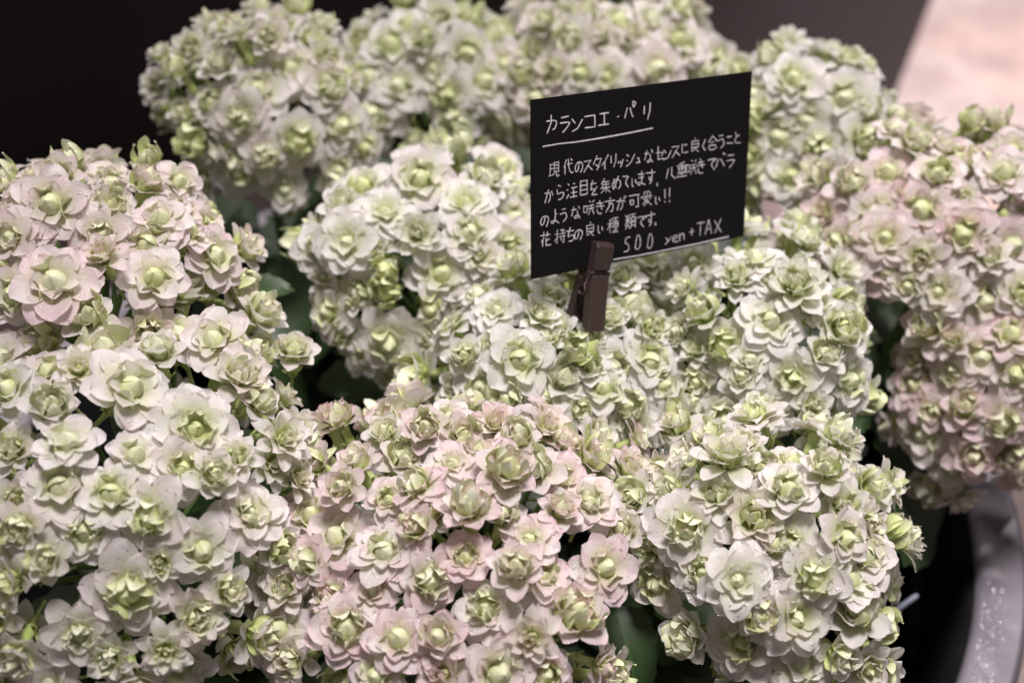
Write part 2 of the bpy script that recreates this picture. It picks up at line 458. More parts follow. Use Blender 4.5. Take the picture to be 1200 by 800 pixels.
PLANTS = {
 'left':   (['LA', 'LB'], .28, 'tall double-flowered plant against the black backdrop, pink-tinged above and white below'),
 'backl':  (['BL'], .22, 'white double-flowered plant with greenish centres, alone at the dark box end behind the gap'),
 'backc':  (['BK'], .10, 'blurred white flower cluster wedged between two other clusters along the dark box'),
 'backm':  (['BM'], .26, 'blurred white flowers rising directly behind the top edge of the black card'),
 'backr':  (['BR'], .10, 'round white flower cluster beside the right-hand edge of the card, before the pink floor'),
 'centre': (['CL'], .16, 'crisp white flowering plant beside the left-hand edge of the black card'),
 'mid':    (['C1', 'C2'], .06, 'greenish-white flowering plant that the clothespin stands in, below the card'),
 'frontp': (['FP'], .85, 'blush pink flowering plant with faded rose-like blooms and a dark leaf beside it'),
 'frontw': (['FW'], .24, 'white flowering plant with full double rosettes next to the black gap inside the rim'),
 'right':  (['RA', 'RB'], .66, 'pale pink flowering plant hanging over the grey bowl rim towards the pink floor'),
}
F = {}   # listed flowers: u, v, width px, type
F['LA'] = [(70,213,58,'h'),(128,236,60,'h'),(170,214,58,'h'),(172,189,28,'b'),(211,211,52,'h'),(63,248,75,'o'),(187,257,60,'o'),(212,248,50,'h'),(20,240,60,'h'),(30,268,62,'d'),(84,194,30,'b'),(130,212,34,'b'),
 (68,334,106,'o'),(177,280,86,'o'),(257,297,80,'o'),(290,288,56,'h'),(180,325,66,'o'),(17,285,70,'d'),(118,270,70,'d'),(15,345,70,'o'),(120,300,55,'h'),(225,268,50,'h'),(0,310,70,'o'),(105,372,60,'h'),(38,205,40,'h'),(2,225,50,'h')]
F['LB'] = [(217,344,66,'h'),(312,357,60,'h'),(50,397,82,'h'),(123,408,80,'b'),(187,404,58,'h'),(247,404,82,'o'),(310,407,52,'h'),(341,415,54,'h'),(277,447,72,'h'),(155,459,108,'o'),(230,502,106,'d'),(22,467,66,'o'),(65,482,76,'h'),
 (82,520,70,'h'),(320,519,62,'h'),(300,474,50,'h'),(13,525,60,'h'),(68,569,92,'o'),(130,577,72,'o'),(95,621,84,'o'),(177,605,92,'o'),(293,601,96,'d'),(153,697,110,'o'),(237,645,70,'o'),(230,722,74,'h'),(93,747,92,'d'),(290,731,84,'h'),
 (283,775,58,'h'),(22,678,62,'s'),(35,752,76,'s'),(322,640,58,'h'),(217,545,70,'d'),(327,540,56,'h'),(10,430,70,'h'),(245,560,56,'h'),(15,585,60,'s'),(155,790,70,'s'),(213,786,70,'o'),(160,530,62,'o'),(270,540,50,'h'),(30,620,56,'h'),(345,560,50,'h'),(330,690,55,'h'),(350,500,46,'h'),(95,440,55,'h'),(180,350,56,'h'),(55,655,58,'h'),(8,715,60,'h'),(130,765,60,'h'),(62,792,62,'o'),(2,790,60,'h'),(190,752,58,'h'),(2,645,56,'o'),(265,690,54,'h'),(190,660,50,'h')]
F['BL'] = [(328,22,50,'h'),(370,43,50,'h'),(230,63,46,'h'),(283,47,50,'s'),(177,97,46,'h'),(217,87,44,'h'),(243,117,52,'o'),(300,103,72,'o'),(343,80,74,'o'),(283,140,70,'d'),(347,163,74,'o'),(278,203,82,'o'),(227,163,44,'b'),(332,219,50,'h'),(347,240,46,'s'),(395,200,56,'o'),(400,146,60,'o'),(210,133,44,'s'),(383,103,60,'o'),(315,55,50,'h'),(255,75,46,'h'),(250,180,50,'s'),(380,70,50,'h'),(310,180,50,'h'),(197,70,36,'h'),(345,12,36,'b'),(420,170,46,'h')]
F['BK'] = [(460,53,62,'o'),(515,25,50,'h'),(548,62,66,'o'),(467,100,66,'o'),(430,87,60,'o'),(567,97,66,'o'),(523,110,58,'o'),(447,133,66,'o'),(487,163,38,'b'),(583,133,56,'o'),(420,45,52,'h'),(497,50,54,'h'),(507,80,56,'d'),(570,167,52,'h'),(535,145,56,'h'),(440,165,46,'s'),(480,30,44,'h'),(405,120,50,'h'),(545,25,40,'b'),(590,110,50,'h')]
F['BM'] = [(660,15,50,'h'),(687,14,46,'h'),(728,17,54,'o'),(767,20,54,'h'),(667,47,78,'o'),(585,50,38,'b'),(723,65,72,'o'),(767,82,72,'o'),(792,50,62,'o'),(680,88,48,'o'),(592,77,56,'o'),(630,115,72,'o'),(610,88,52,'h'),(710,92,74,'d'),(812,52,56,'h'),(838,72,52,'o'),(745,45,50,'h'),(640,30,44,'h'),(622,60,46,'h'),(820,80,50,'h'),(700,40,50,'h'),(790,20,44,'h'),(650,85,48,'h'),(600,140,52,'h')]
F['BR'] = [(907,67,56,'s'),(932,100,58,'o'),(987,117,66,'o'),(913,160,66,'o'),(947,143,56,'o'),(1005,163,66,'o'),(1033,143,44,'h'),(883,110,54,'o'),(900,127,50,'h'),(885,142,46,'b'),(980,187,50,'o'),(930,200,56,'h'),(897,208,46,'b'),(960,100,46,'h'),(1010,130,44,'h'),(955,170,50,'h'),(885,180,50,'o'),(870,90,50,'h'),(945,225,52,'h'),(880,225,50,'h'),(1030,170,44,'h')]
F['CL'] = [(532,173,52,'b'),(492,213,72,'o'),(420,213,62,'o'),(567,213,54,'h'),(590,193,56,'o'),(452,250,78,'d'),(543,240,66,'d'),(600,217,54,'h'),(613,250,58,'o'),(417,287,74,'d'),(452,317,40,'b'),(453,342,40,'b'),(520,320,68,'o'),(587,334,62,'h'),(552,364,64,'d'),(503,362,34,'b'),(458,394,70,'o'),(422,412,58,'o'),(497,397,60,'h'),(577,384,36,'b'),(547,276,58,'o'),(597,287,58,'d'),(347,286,44,'b'),(387,362,60,'o'),(378,290,60,'o'),(460,437,48,'h'),(490,462,60,'h'),(380,325,50,'h'),(490,275,60,'h'),(415,345,58,'h'),(510,180,44,'h'),(400,240,48,'h'),(440,290,40,'h'),(560,300,50,'h'),(615,310,50,'h'),(400,390,48,'h'),(530,410,50,'h'),(365,265,40,'s'),(480,180,40,'h')]
F['C1'] = [(613,427,84,'o'),(660,446,66,'h'),(563,454,64,'o'),(598,474,66,'h'),(705,454,58,'h'),(673,412,46,'b'),(725,430,68,'o'),(765,420,66,'o'),(582,404,44,'h'),(633,374,50,'h'),(655,378,46,'h'),(740,357,46,'b'),(783,354,62,'h'),(695,392,46,'h'),(733,472,42,'b'),(737,494,70,'d'),(773,497,56,'h'),(793,472,60,'h'),(750,312,54,'h'),(715,370,48,'h'),(640,400,46,'h'),(550,420,44,'h'),(530,450,48,'h'),(680,478,54,'d'),(760,385,48,'h'),(770,322,50,'h'),(640,490,50,'h'),(725,335,46,'h'),(690,430,46,'h'),(520,475,50,'h'),(560,485,50,'h'),(610,495,50,'h'),(700,490,50,'h'),(640,465,50,'o'),(820,490,50,'h'),(780,450,52,'o')]
F['C2'] = [(863,330,52,'h'),(927,343,72,'h'),(903,377,68,'o'),(847,404,78,'o'),(977,390,66,'h'),(928,442,84,'d'),(993,445,62,'o'),(900,482,60,'o'),(1023,464,46,'b'),(988,484,52,'d'),(827,370,54,'h'),(820,318,54,'h'),(866,302,54,'h'),(810,448,58,'h'),(850,484,60,'h'),(975,512,50,'h'),(885,310,50,'h'),(795,390,52,'h'),(870,440,52,'h'),(955,360,48,'h'),(960,415,50,'h'),(800,335,50,'h'),(945,500,50,'h'),(880,420,44,'h'),(815,410,46,'h'),(905,330,46,'h'),(1000,410,46,'h'),(945,470,46,'h')]
F['FP'] = [(527,486,50,'h'),(543,508,62,'h'),(580,500,58,'h'),(640,502,60,'h'),(467,526,58,'h'),(490,571,66,'h'),(590,564,70,'h'),(687,591,72,'d'),(550,604,66,'h'),(620,631,76,'d'),(450,644,68,'h'),(502,677,84,'o'),(570,711,80,'o'),(703,667,80,'o'),(673,719,96,'h'),(467,747,84,'o'),(405,736,92,'o'),(583,787,94,'o'),(385,624,94,'o'),(700,778,52,'s'),(420,546,56,'h'),(510,592,58,'h'),(733,554,62,'h'),(627,551,62,'h'),(440,790,66,'o'),(377,484,58,'h'),(400,495,48,'h'),(370,545,50,'h'),(690,540,58,'h'),(640,670,66,'d'),(345,690,60,'h'),(530,545,60,'d'),(655,600,52,'h'),(545,650,62,'d'),(515,745,66,'h'),(620,745,62,'h'),(455,585,56,'d'),(410,580,54,'h'),(350,770,66,'h'),(520,790,66,'h'),(640,790,62,'h'),(430,690,62,'d'),(600,670,60,'h'),(665,520,50,'h'),(370,660,58,'h'),(560,530,52,'h'),(490,620,52,'h'),(730,620,56,'h'),(340,735,66,'o'),(335,600,60,'h'),(360,600,60,'o'),(325,790,66,'h'),(450,505,50,'h'),(500,510,54,'h'),(605,520,54,'h'),(700,510,54,'h'),(740,520,52,'h'),(310,665,60,'o'),(300,700,56,'h'),(380,700,62,'h'),(660,560,56,'d'),(590,600,56,'h')]
F['FW'] = [(922,576,68,'o'),(883,603,96,'h'),(810,621,88,'o'),(855,544,72,'h'),(870,677,90,'d'),(935,724,112,'d'),(953,675,72,'o'),(1020,651,78,'h'),(997,587,62,'h'),(988,631,76,'s'),(960,561,54,'h'),(1010,721,86,'h'),(867,761,98,'d'),(943,786,74,'h'),(1040,788,60,'h'),(807,537,60,'h'),(890,540,56,'h'),(1035,632,46,'s'),(760,684,70,'o'),(795,500,52,'h'),(835,515,52,'h'),(790,575,62,'h'),(765,640,60,'h'),(930,632,66,'d'),(985,770,62,'h'),(820,670,64,'d'),(840,580,60,'h'),(760,590,56,'h'),(870,510,50,'h'),(930,535,48,'h'),(1000,680,56,'h'),(890,720,60,'h'),(740,650,52,'h'),(905,640,52,'h'),(1015,780,56,'h'),(975,540,44,'h'),(1025,610,44,'h')]
F['RA'] = [(967,213,62,'h'),(1040,200,58,'o'),(1073,173,50,'h'),(1098,207,62,'o'),(1125,180,58,'o'),(1133,148,28,'b'),(1160,152,50,'h'),(1027,247,58,'o'),(1080,247,68,'o'),(1130,260,66,'o'),(1167,213,60,'o'),(1183,180,56,'o'),(1193,217,56,'o'),(1000,217,54,'h'),(938,282,58,'o'),(983,287,60,'d'),(1040,280,68,'d'),(1040,318,66,'o'),(957,317,44,'b'),(1127,275,66,'o'),(1160,354,82,'o'),(1100,340,66,'d'),(1193,287,66,'o'),(990,350,52,'s'),(965,250,52,'h'),(1050,160,44,'h'),(1190,155,46,'h'),(1010,280,50,'h'),(1080,300,54,'h'),(1000,320,50,'h'),(1160,300,54,'h'),(1190,340,60,'d'),(1105,170,44,'h'),(1130,230,50,'h'),(1060,225,46,'h'),(1150,190,46,'h'),(1065,335,44,'h')]
F['RB'] = [(1097,390,58,'h'),(1150,417,82,'o'),(1065,452,62,'o'),(1080,510,72,'o'),(1173,492,76,'o'),(1193,440,62,'o'),(1090,482,56,'d'),(1083,575,54,'h'),(1117,550,60,'h'),(1110,440,56,'d'),(1140,530,60,'h'),(1185,390,60,'h'),(1130,480,54,'h'),(1185,540,50,'h'),(1055,545,0,'x'),(1120,400,46,'h'),(1070,420,44,'h'),(1130,580,46,'s')]

# ------------------------------------------------------------------ build the plants
def hit(k, u, v):
    c, rr = DOME[k]; r = ray(u, v)
    o = Vector(((CAM.x - c.x) / rr.x, (CAM.y - c.y) / rr.y, (CAM.z - c.z) / rr.z)); d = Vector((r.x / rr.x, r.y / rr.y, r.z / rr.z))
    A = d.dot(d); B = o.dot(d); C = o.dot(o) - 1; disc = B * B - A * C
    t = (-B - math.sqrt(disc)) / A if disc > 0 else -B / A
    p = CAM + r * t; q = Vector(((p.x - c.x) / rr.x ** 2, (p.y - c.y) / rr.y ** 2, (p.z - c.z) / rr.z ** 2))
    return p, q.normalized()

# where each pot stands: under its clusters, pushed apart so that no two pots meet
base = {}
for k, (cs, *_r) in PLANTS.items():
    p = sum((DOME[c][0] for c in cs), Vector()) / len(cs) - BC; p.z = 0
    if p.length > .150: p *= .150 / p.length
    base[k] = p
for it in range(400):
    ks = list(base)
    for i, a in enumerate(ks):
        for b in ks[i + 1:]:
            d = base[a] - base[b]
            if d.length < .082:
                s = d.normalized() * (.082 - d.length) * .5; base[a] += s; base[b] -= s
    for k in ks:
        if base[k].length > .150: base[k] *= .150 / base[k].length
POT_Z = RZ - .124
m = MB(); m.lathe([(0, 0), (.026, 0), (.029, .003), (.036, .078), (.038, .080), (.038, .088), (.0355, .088), (.034, .070)], 32)
POT_ME = m.mesh('pot', [M['pot']])
m = MB(); m.lathe([(0, .074), (.02, .0745), (.0348, .072)], 24); SOIL_ME = m.mesh('soil', [M['soil']])

def leaf_me(L, W, seed):
    q = random.Random(seed); nv, nu = 12, 6; rows = []; rows2 = []
    bend = q.uniform(-35, -5); r = z = 0; pt = 0
    ph = q.uniform(0, 6)
    for j in range(nv + 1):
        t = j / nv; e = R_(18 + bend * t * 1.6); r += math.cos(e) / nv * L; z += math.sin(e) / nv * L
        s = (.16 + .9 * math.sin(math.pi * min(1, t ** .8 * .97 + .02)) ** .75) if t > .12 else .16
        s *= 1 + .07 * math.sin(2 * math.pi * t * 5.5) * (t > .2)
        if j == nv: s = .12
        ro, rb = [], []
        for i in range(nu + 1):
            a = 2 * i / nu - 1
            d = .22 * W / 2 * a * a * s + .0015 * math.sin(ph + 6 * t + 2 * a) * abs(a)
            th = .0007 * (1 - .8 * a * a)
            ro.append(Vector((r, a * W / 2 * s, z + d + th))); rb.append(Vector((r, a * W / 2 * s, z + d - th)))
        rows.append(ro); rows2.append(list(reversed(rb)))
    mb = MB(); mb.grid(rows); mb.grid(rows2)
    return mb.mesh('leaf', [M['leaf']])
LEAVES = [leaf_me(.062, .042, 1), leaf_me(.054, .038, 2), leaf_me(.070, .046, 3)]

SEEN_LEAVES = [('right', 1015, 505, .060, 1100, 628, .016, 1.9), ('right', 1170, 520, .05, 1215, 560, .035, 1.0), ('frontp', 715, 690, .105, 748, 815, .085, .75), ('left', 270, 352, .125, 338, 338, .13, .9), ('left', 300, 430, .075, 365, 475, .05, .8), ('centre', 470, 470, .06, 395, 505, .05, .9), ('centre', 400, 300, .06, 345, 360, .05, 1.0), ('backl', 400, 250, .07, 340, 275, .06, 1.0), ('mid', 960, 520, .06, 1010, 480, .06, 1.0)]
GAPS = [(752, 752, 42, 62), (345, 262, 60, 32), (368, 400, 32, 75), (395, 478, 52, 26), (1030, 400, 26, 95), (195, 175, 40, 26), (450, 185, 34, 20), (1078, 700, 30, 34)]
LISTED = []     # world positions of the listed flowers, to keep the filling ones away
def orient(n, q):
    return n.to_track_quat('Z', 'Y') @ Quaternion((0, 0, 1), q.uniform(0, 6.28))

CQ = [(624, 118), (880, 83), (873.5, 277.5), (621, 327)]
def card_depth(p, r):
    """how far the flower at p must move back so that it does not hide the card; 0 if it does not"""
    u, v = to_px(p); rp = r * FPX / (p - CAM).dot(FW); lim = .35 * rp
    for i in range(4):
        (x0, y0), (x1, y1) = CQ[i], CQ[(i + 1) % 4]
        d = ((x1 - x0) * (v - y0) - (y1 - y0) * (u - x0)) / math.hypot(x1 - x0, y1 - y0)
        if d < -rp * .75: return 0
    p0 = Vector((.0445, .0208, .1910 + RZ)); n0 = Vector((.528, -.789, .314))
    return max(0, (p - p0).dot(n0) + r + .002)
plan = {k: [] for k in PLANTS}
for pk, (cs, pinkness, lab) in PLANTS.items():
    for c in cs:
        for (u, v, wpx, ty) in F[c]:
            if ty == 'x': continue
            q = random.Random(int(u * 977 + v * 131))
            p, dn = hit(c, u, v)
            d = (p - CAM).dot(FW); diam = max(.0160 if ty != 'b' else .0135, min(.0285, wpx * d / FPX * (1.08 if wpx > 75 else 1.27)))
            tc = (CAM - p).normalized(); jit = Vector((q.gauss(0, .23), q.gauss(0, .23), q.gauss(0, .14)))
            if ty in 'od': n = dn * .75 + tc * .55 + jit
            elif ty == 'h': n = dn * .9 + tc * .12 + Vector((0, 0, .30)) + jit * 1.3
            elif ty == 's': n = dn * .9 - tc * .35 + jit
            else: n = dn * .8 + tc * .3 + jit
            n.normalize()
            t2 = q.choice('ohc') if ty == 's' else (q.choice('hhhcco') if ty == 'h' else ty)
            p = p + dn * max(-.004, min(.006, q.gauss(0, .0030)))
            if ty == 'b': diam *= 1.15
            # the tabulated pixel is the flower's visible middle, which lies above its base along n
            p = p - n * diam * .16
            if card_depth(p, diam / 2): p = p + ray(u, v) * (card_depth(p, diam / 2) * 1.25)
            plan[pk].append([p, n, diam, t2, wpx, False, c]); LISTED.append((p, diam))
# filling flowers: the rest of every dome, a little deeper and smaller
for pk, (cs, pinkness, lab) in PLANTS.items():
    for c in cs:
        cc, rr = DOME[c]; q = random.Random(ord(c[0]) * 7 + ord(c[1])); pts = []
        for tr in range(1400):
            z = q.uniform(-.30, 1); a = q.uniform(0, 6.283); s = math.sqrt(1 - z * z); dn = Vector((s * math.cos(a), s * math.sin(a), z))
            p = cc + Vector((dn.x * rr.x, dn.y * rr.y, dn.z * rr.z)) * .93
            n = Vector((dn.x / rr.x, dn.y / rr.y, dn.z / rr.z)).normalized()
            p -= n * q.uniform(.002, .006)
            if any((p - x).length < .0155 for x in pts): continue
            if any((p - x).length < .0110 + .17 * dd for x, dd in LISTED): continue
            if any(o != c and sum(((p[i] - DOME[o][0][i]) / DOME[o][1][i]) ** 2 for i in range(3)) < .82 for o in DOME): continue
            if card_depth(p, .011): continue
            pu, pv_ = to_px(p)
            if any(((pu - a_) / (c_ + 14)) ** 2 + ((pv_ - b_) / (d_ + 14)) ** 2 < 1 for a_, b_, c_, d_ in GAPS): continue
            pts.append(p)
            nn = (n * .9 + Vector((q.gauss(0, .25), q.gauss(0, .25), q.gauss(.12, .2)))).normalized()
            ty = q.choices('ohbdc', (3, 4, 2, 2, 3))[0]
            plan[pk].append([p, nn, q.uniform(.019, .024) * (.8 if ty == 'b' else 1), ty, 0, True, c])

BEAD = [[(e * math.cos(2 * math.pi * i / 6), e * math.sin(2 * math.pi * i / 6), .34 * (1 - e * e) - .03) for i in range(6)] for e in (1.0, .6, .03)]
wet = {k: k in ('left', 'frontp', 'frontw', 'mid', 'centre', 'right') for k in PLANTS}
GROUP = 'double-flowered kalanchoe plants in the bowl'
for pk, (cs, pinkness, lab) in PLANTS.items():
    b = BC + base[pk] + Vector((0, 0, POT_Z))
    root = empty('kalanchoe_plant', b)
    tag(root, lab, 'flowering plant', GROUP)
    mesh_obj('pot', POT_ME, root); mesh_obj('potting_soil', SOIL_ME, root)
    # stems
    for c in cs:
        cc = DOME[c][0] - b; rr = DOME[c][1]
        m = MB(); foot = Vector((rnd.uniform(-.006, .006), rnd.uniform(-.006, .006), .072)); knee = Vector((foot.x * .5 + cc.x * .5, foot.y * .5 + cc.y * .5, foot.z * .45 + cc.z * .55)) + Vector((0, 0, -.01))
        fork = cc - Vector((0, 0, rr.z * .55))
        m.tube([foot, foot.lerp(knee, .5), knee, fork], [.0034, .0032, .0028, .0024], 7)
        fl = [f for f in plan[pk] if f[6] == c]
        for f in fl[::3]:
            e = f[0] - b - f[1] * f[2] * .92
            m.tube([fork, fork.lerp(e, .55) + Vector((0, 0, -.002)), e], [.0015, .0012, .0007], 5, cap=False)
        mesh_obj('stem', m.mesh('stem', [M['stem']]), root)
    # leaves in a loose collar below the flowers
    q = random.Random(ord(pk[0]) * 31 + len(pk))
    for c in cs:
        cc = DOME[c][0] - b; rr = DOME[c][1]
        back = pk.startswith('back')
        for i in range(17 if back else 10):
            f_ = q.uniform(.10, .66) if back else q.uniform(.25, .70); a = i * 2.4 + q.uniform(-.3, .3)
            tipu = to_px(b + Vector((cc.x * f_ + .06 * math.cos(a), cc.y * f_ + .06 * math.sin(a), .078 + (cc.z - .078) * f_ * .9)))
            if tipu[0] > 960 and tipu[1] > 500: continue
            o = mesh_obj('leaf', LEAVES[i % 3], root)
            o.location = (cc.x * f_, cc.y * f_, .078 + (cc.z - .078) * f_ * .9)
            o.rotation_euler = (q.uniform(-.2, .2), q.uniform(-.25, .35), a); s = q.uniform(.8, 1.15); o.scale = (s, s, s)
    for (k_, ua, va, za, ub, vb, zb, wd) in SEEN_LEAVES:
        if k_ != pk: continue
        A = at_z(ua, va, RZ + za); B = at_z(ub, vb, RZ + zb); d = B - A
        o = mesh_obj('leaf', LEAVES[2], root); o.location = A - b
        yv = Vector((0, 0, 1)).cross(d).normalized(); xv = d.normalized(); zv = xv.cross(yv)
        o.rotation_euler = Matrix((xv, yv, zv)).transposed().to_euler(); s = d.length / .068; o.scale = (s, s * wd, s)
    # flowers: the largest in view get every petal as its own object, up to about 300 petals per plant
    fl = sorted(plan[pk], key=lambda f: -f[4]); budget = 300; drops = MB()
    for (p, n, diam, ty, wpx, fill, c) in fl:
        q = random.Random(int(abs(p.x) * 1e6) + int(abs(p.y) * 1e5))
        pk_ = max(0, min(1, pinkness * q.uniform(.4, 1.6) + (.34 if c == 'LA' else .16 if c == 'RB' else 0)))
        green = q.uniform(.25, .75) + (.1 if ty in 'hbc' else 0)
        colr = (pk_, min(1, green), q.random(), 1)
        lay = layout(ty, q); r = diam / 2
        split = (not fill) and wpx >= 44 and budget >= len(lay)
        if split:
            budget -= len(lay)
            fo = mesh_obj('flower', TUBE_ME, root)
        else:
            fo = mesh_obj('flower', FUSED[ty, q.randrange(5)], root)
        fo.location = p - b; fo.rotation_mode = 'QUATERNION'; fo.rotation_quaternion = orient(n, q)
        fo.scale = (r, r, r); fo.color = colr
        if split:
            bo = mesh_obj('bud', BUD[ty, q.randrange(5)][1], fo); bo.location = (0, 0, .03); bo.rotation_euler = (q.uniform(-.12, .12), q.uniform(-.12, .12), q.uniform(0, 6)); bo.color = colr
            for k, pv, a, tl, s, z0 in lay:
                po = mesh_obj('petal', PET[ty, k, pv][1], fo)
                po.location = (0, 0, z0); po.rotation_euler = (0, tl, a); po.scale = (s, s, s)
                po.color = (max(0, min(1, pk_ * q.uniform(.7, 1.4))), colr[1], 0, 1)
                if k < 3:
                    MX = Matrix.Translation(p - b) @ fo.rotation_quaternion.to_matrix().to_4x4() @ Matrix.Scale(r, 4) @ Matrix.Translation((0, 0, z0)) @ Matrix.Rotation(a, 4, 'Z') @ Matrix.Rotation(tl, 4, 'Y') @ Matrix.Scale(s, 4)
                    pm = PET[ty, k, pv][0]
                    for _d in range(q.randrange(4, 16) if wet[pk] else 0):
                        fc = pm.f[int(len(pm.f) * (.25 + .75 * q.random()))]
                        v0, v1, v2, v3 = (MX @ Vector(pm.v[i_]) for i_ in fc); x_, y_ = q.random(), q.random()
                        pos = v0.lerp(v1, x_).lerp(v3.lerp(v2, x_), y_); nn = (v2 - v0).cross(v3 - v1).normalized()
                        if nn.dot(fo.rotation_quaternion @ Vector((0, 0, 1))) < 0: nn = -nn
                        if nn.z < .1: continue
                        sz = .00016 + .00034 * q.random() ** 3; qq = nn.to_track_quat('Z', 'Y')
                        drops.grid([[pos + qq @ (Vector(c_) * sz) for c_ in row] for row in BEAD], closed=True)

    if drops.f: tag(mesh_obj('water_drops', drops.mesh('water_drops', [M['water']]), root), kind='stuff')

# ------------------------------------------------------------------ the card with its handwriting
O0 = Vector((0, 0, RZ))
P_TL, P_TR, P_BR, P_BL = [Vector(p) + O0 for p in ((.0059, .0091, .2271), (.0831, .0540, .2102), (.0836, .0324, .1550), (.0064, -.0125, .1719))]
cx = (P_TR - P_TL).normalized(); cy = (P_TL - P_BL); cy -= cx * cy.dot(cx); cy.normalize(); cn = cx.cross(cy).normalized()   # cn faces the camera
cc = (P_TL + P_TR + P_BR + P_BL) / 4
CW, CH, CT = (P_TR - P_TL).length, (P_TL - P_BL).length, .0005
CM = Matrix((cx, cy, cn)).transposed().to_4x4(); CM.translation = cc
card = empty('sign_card', cc - cy * CH / 2); card.rotation_euler = CM.to_euler()
tag(card, 'small black card with white handwritten Japanese text and a price, held in a clothespin', 'sign')
CI = (Matrix.Translation(card.location) @ CM.to_3x3().to_4x4()).inverted()
m = box_mb(CW / 2, CH / 2, CT / 2, .0001, Matrix.Translation((0, CH / 2, -CT / 2)))
mesh_obj('card_sheet', m.mesh('card_sheet', [M['card']], False), card)

G = {
'カ':'13837758 404419','ラ':'2171 14847639','ン':'1234 185783','コ':'128288 1888','エ':'2282 5258 1888','・':'4555','パ':'3318 536678 708091837270','リ':'2226 717559',
'現':'1141 1444 0848 2118 5090 5056 9096 5292 5494 5696 6648 76799998','代':'3015 2429 4383 50557999 7081','の':'524728162352838669','ス':'127219 4588','タ':'4015 328249 3567','イ':'704416 4449',
'ッ':'1325 4355 825848','シ':'1233 1526 195782','ュ':'346468 2888','な':'1353 3117 7183 64684938577789','セ':'148466 303888','に':'2128 4272 4888','良':'5051 2228 228286 2484 2686 2848 4689 8657',
'く':'714578','合':'5014 5094 3464 2686892926','う':'3161 1463757749','こ':'2272 2788','と':'3144 7344263888','か':'13636749 4119 7285','ら':'3051 23265575866939','注':'1021 0414 0927 6071 4393 6369 4696 3999',
'目':'2029 2080 8089 2989 2383 2686','を':'2272 40265567 8448396989','集':'4013 2226 2282 2484 2686 5256 0696 5659 5619 5699','め':'2248 612918153363858769','て':'1282544679','い':'222748 7386','ま':'2272 2474 50583918275889',
'す':'1292 60664735556749','。':'1727291917','八':'3218 616699','重':'7021 0292 2326 2383 8386 2686 2484 5059 1787 0999','咲':'0333 0307 0737 3337 5061 9081 4393 4595 7375 7449 7599','き':'2272 1484 4066 26284969',
'で':'1282544679 6374 8293','バ':'3318 537688 7081 8091','よ':'5373 50573918275789','方':'5051 0292 424519 44847959','が':'13636749 4119 6384 7182 8091','可':'0191 818969 1444471714',
'愛':'7020 2132 5152 8172 0393 0304 9394 2446 434666 5455 7485 4618 377729 4699','!':'4046 4849','花':'0292 3033 6063 3416 2529 8556 545999','持':'0333 202918 0735 5191 7073 4393 4595 848979 5668','ち':'1272 40264575876939',
'種':'4011 0343 2129 2307 2446 9050 4292 5393 5356 9396 5696 5494 7079 5888 4999','類':'0343 2026 0012 4032 2306 2346 0747 2609 2749 5090 7072 5257 5292 9297 5797 5494 5595 6749 8799',
'5':'90403464876929','0':'604027284969868260','y':'2346 834719','e':'26757453331628497978','n':'2329 2543637479','+':'5258 2585','T':'1191 5149','A':'5019 5089 3666','X':'1189 8119'}
def z1(x, y): return 600 + x / 4, 70 + y / 4
LINES = [
 ('カランコエ・パリ', [z1(187,300), z1(248,300), z1(305,300), z1(365,285), z1(428,273), z1(497,262), z1(550,240), z1(633,238)], 14.5, 19, .00044),
 ('現代のスタイリッシュなセンスに良く合うこと', [z1(*p) for p in ((195,515),(262,500),(312,498),(357,492),(400,485),(437,480),(475,470),(508,483),(555,463),(590,463),(640,450),(692,440),(728,440),(768,425),(808,415),(855,400),(895,403),(937,390),(980,382),(1018,375),(1055,365))], 11.5, 15.5, .00036),
 ('から注目を集めています。八重咲きでバラ', [z1(*p) for p in ((172,635),(225,620),(280,612),(333,600),(380,600),(437,590),(490,573),(533,565),(570,573),(605,555),(648,548),(690,563),(740,530),(795,515),(840,505),(885,498),(935,485),(975,475),(1025,473))], 11.5, 15.5, .00036),
 ('のような咲き方が可愛い!!', [z1(*p) for p in ((152,750),(200,735),(243,725),(298,712),(360,695),(412,690),(458,680),(510,672),(572,660),(630,650),(680,655),(718,638),(740,634))], 11.5, 15, .00036),
 ('花持ちの良い種類です。', [(639.2,279.7),(656,276.5),(668.5,274.8),(677.7,273.5),(691,268.7),(703,268),(718.2,263.8),(738.8,259.5),(751.2,258.4),(761.5,256.5),(770.5,257)], 11.5, 15, .00036),
 ('500yen+TAX', [(733.8,286.3),(747,284),(761,282.5),(783,280),(791.5,277.5),(799,275.5),(810,271),(820.5,267.5),(830,266),(841,263.8)], 10.5, 15.5, .00034),
]
hgt = [0]
def stroke(m, pts, width):
    """a flat pen line lying on the card, in card coordinates"""
    P = [Vector((p[0], p[1])) for p in pts]
    if len(P) == 2 and (P[0] - P[1]).length < 1e-6: P[1] += Vector((1e-4, 0))
    P[0] = P[0] + (P[0] - P[1]).normalized() * width * .3; P[-1] = P[-1] + (P[-1] - P[-2]).normalized() * width * .3
    hgt[0] += 1; z = .00004 + .000004 * (hgt[0] % 12)
    rows = []
    for i, p in enumerate(P):
        a = (P[i] - P[i - 1]).normalized() if i else (P[1] - P[0]).normalized()
        b_ = (P[i + 1] - P[i]).normalized() if i < len(P) - 1 else a
        t = (a + b_); t = t.normalized() if t.length > .2 else a
        nrm = Vector((-t.y, t.x)); k = min(1.5, 1 / max(.5, abs(nrm.dot(Vector((-a.y, a.x))))))
        ww = width * rnd.uniform(.42, .56) * k
        rows.append([Vector((*(p + nrm * ww), z)), Vector((*(p - nrm * ww), z))])
    m.grid(rows)
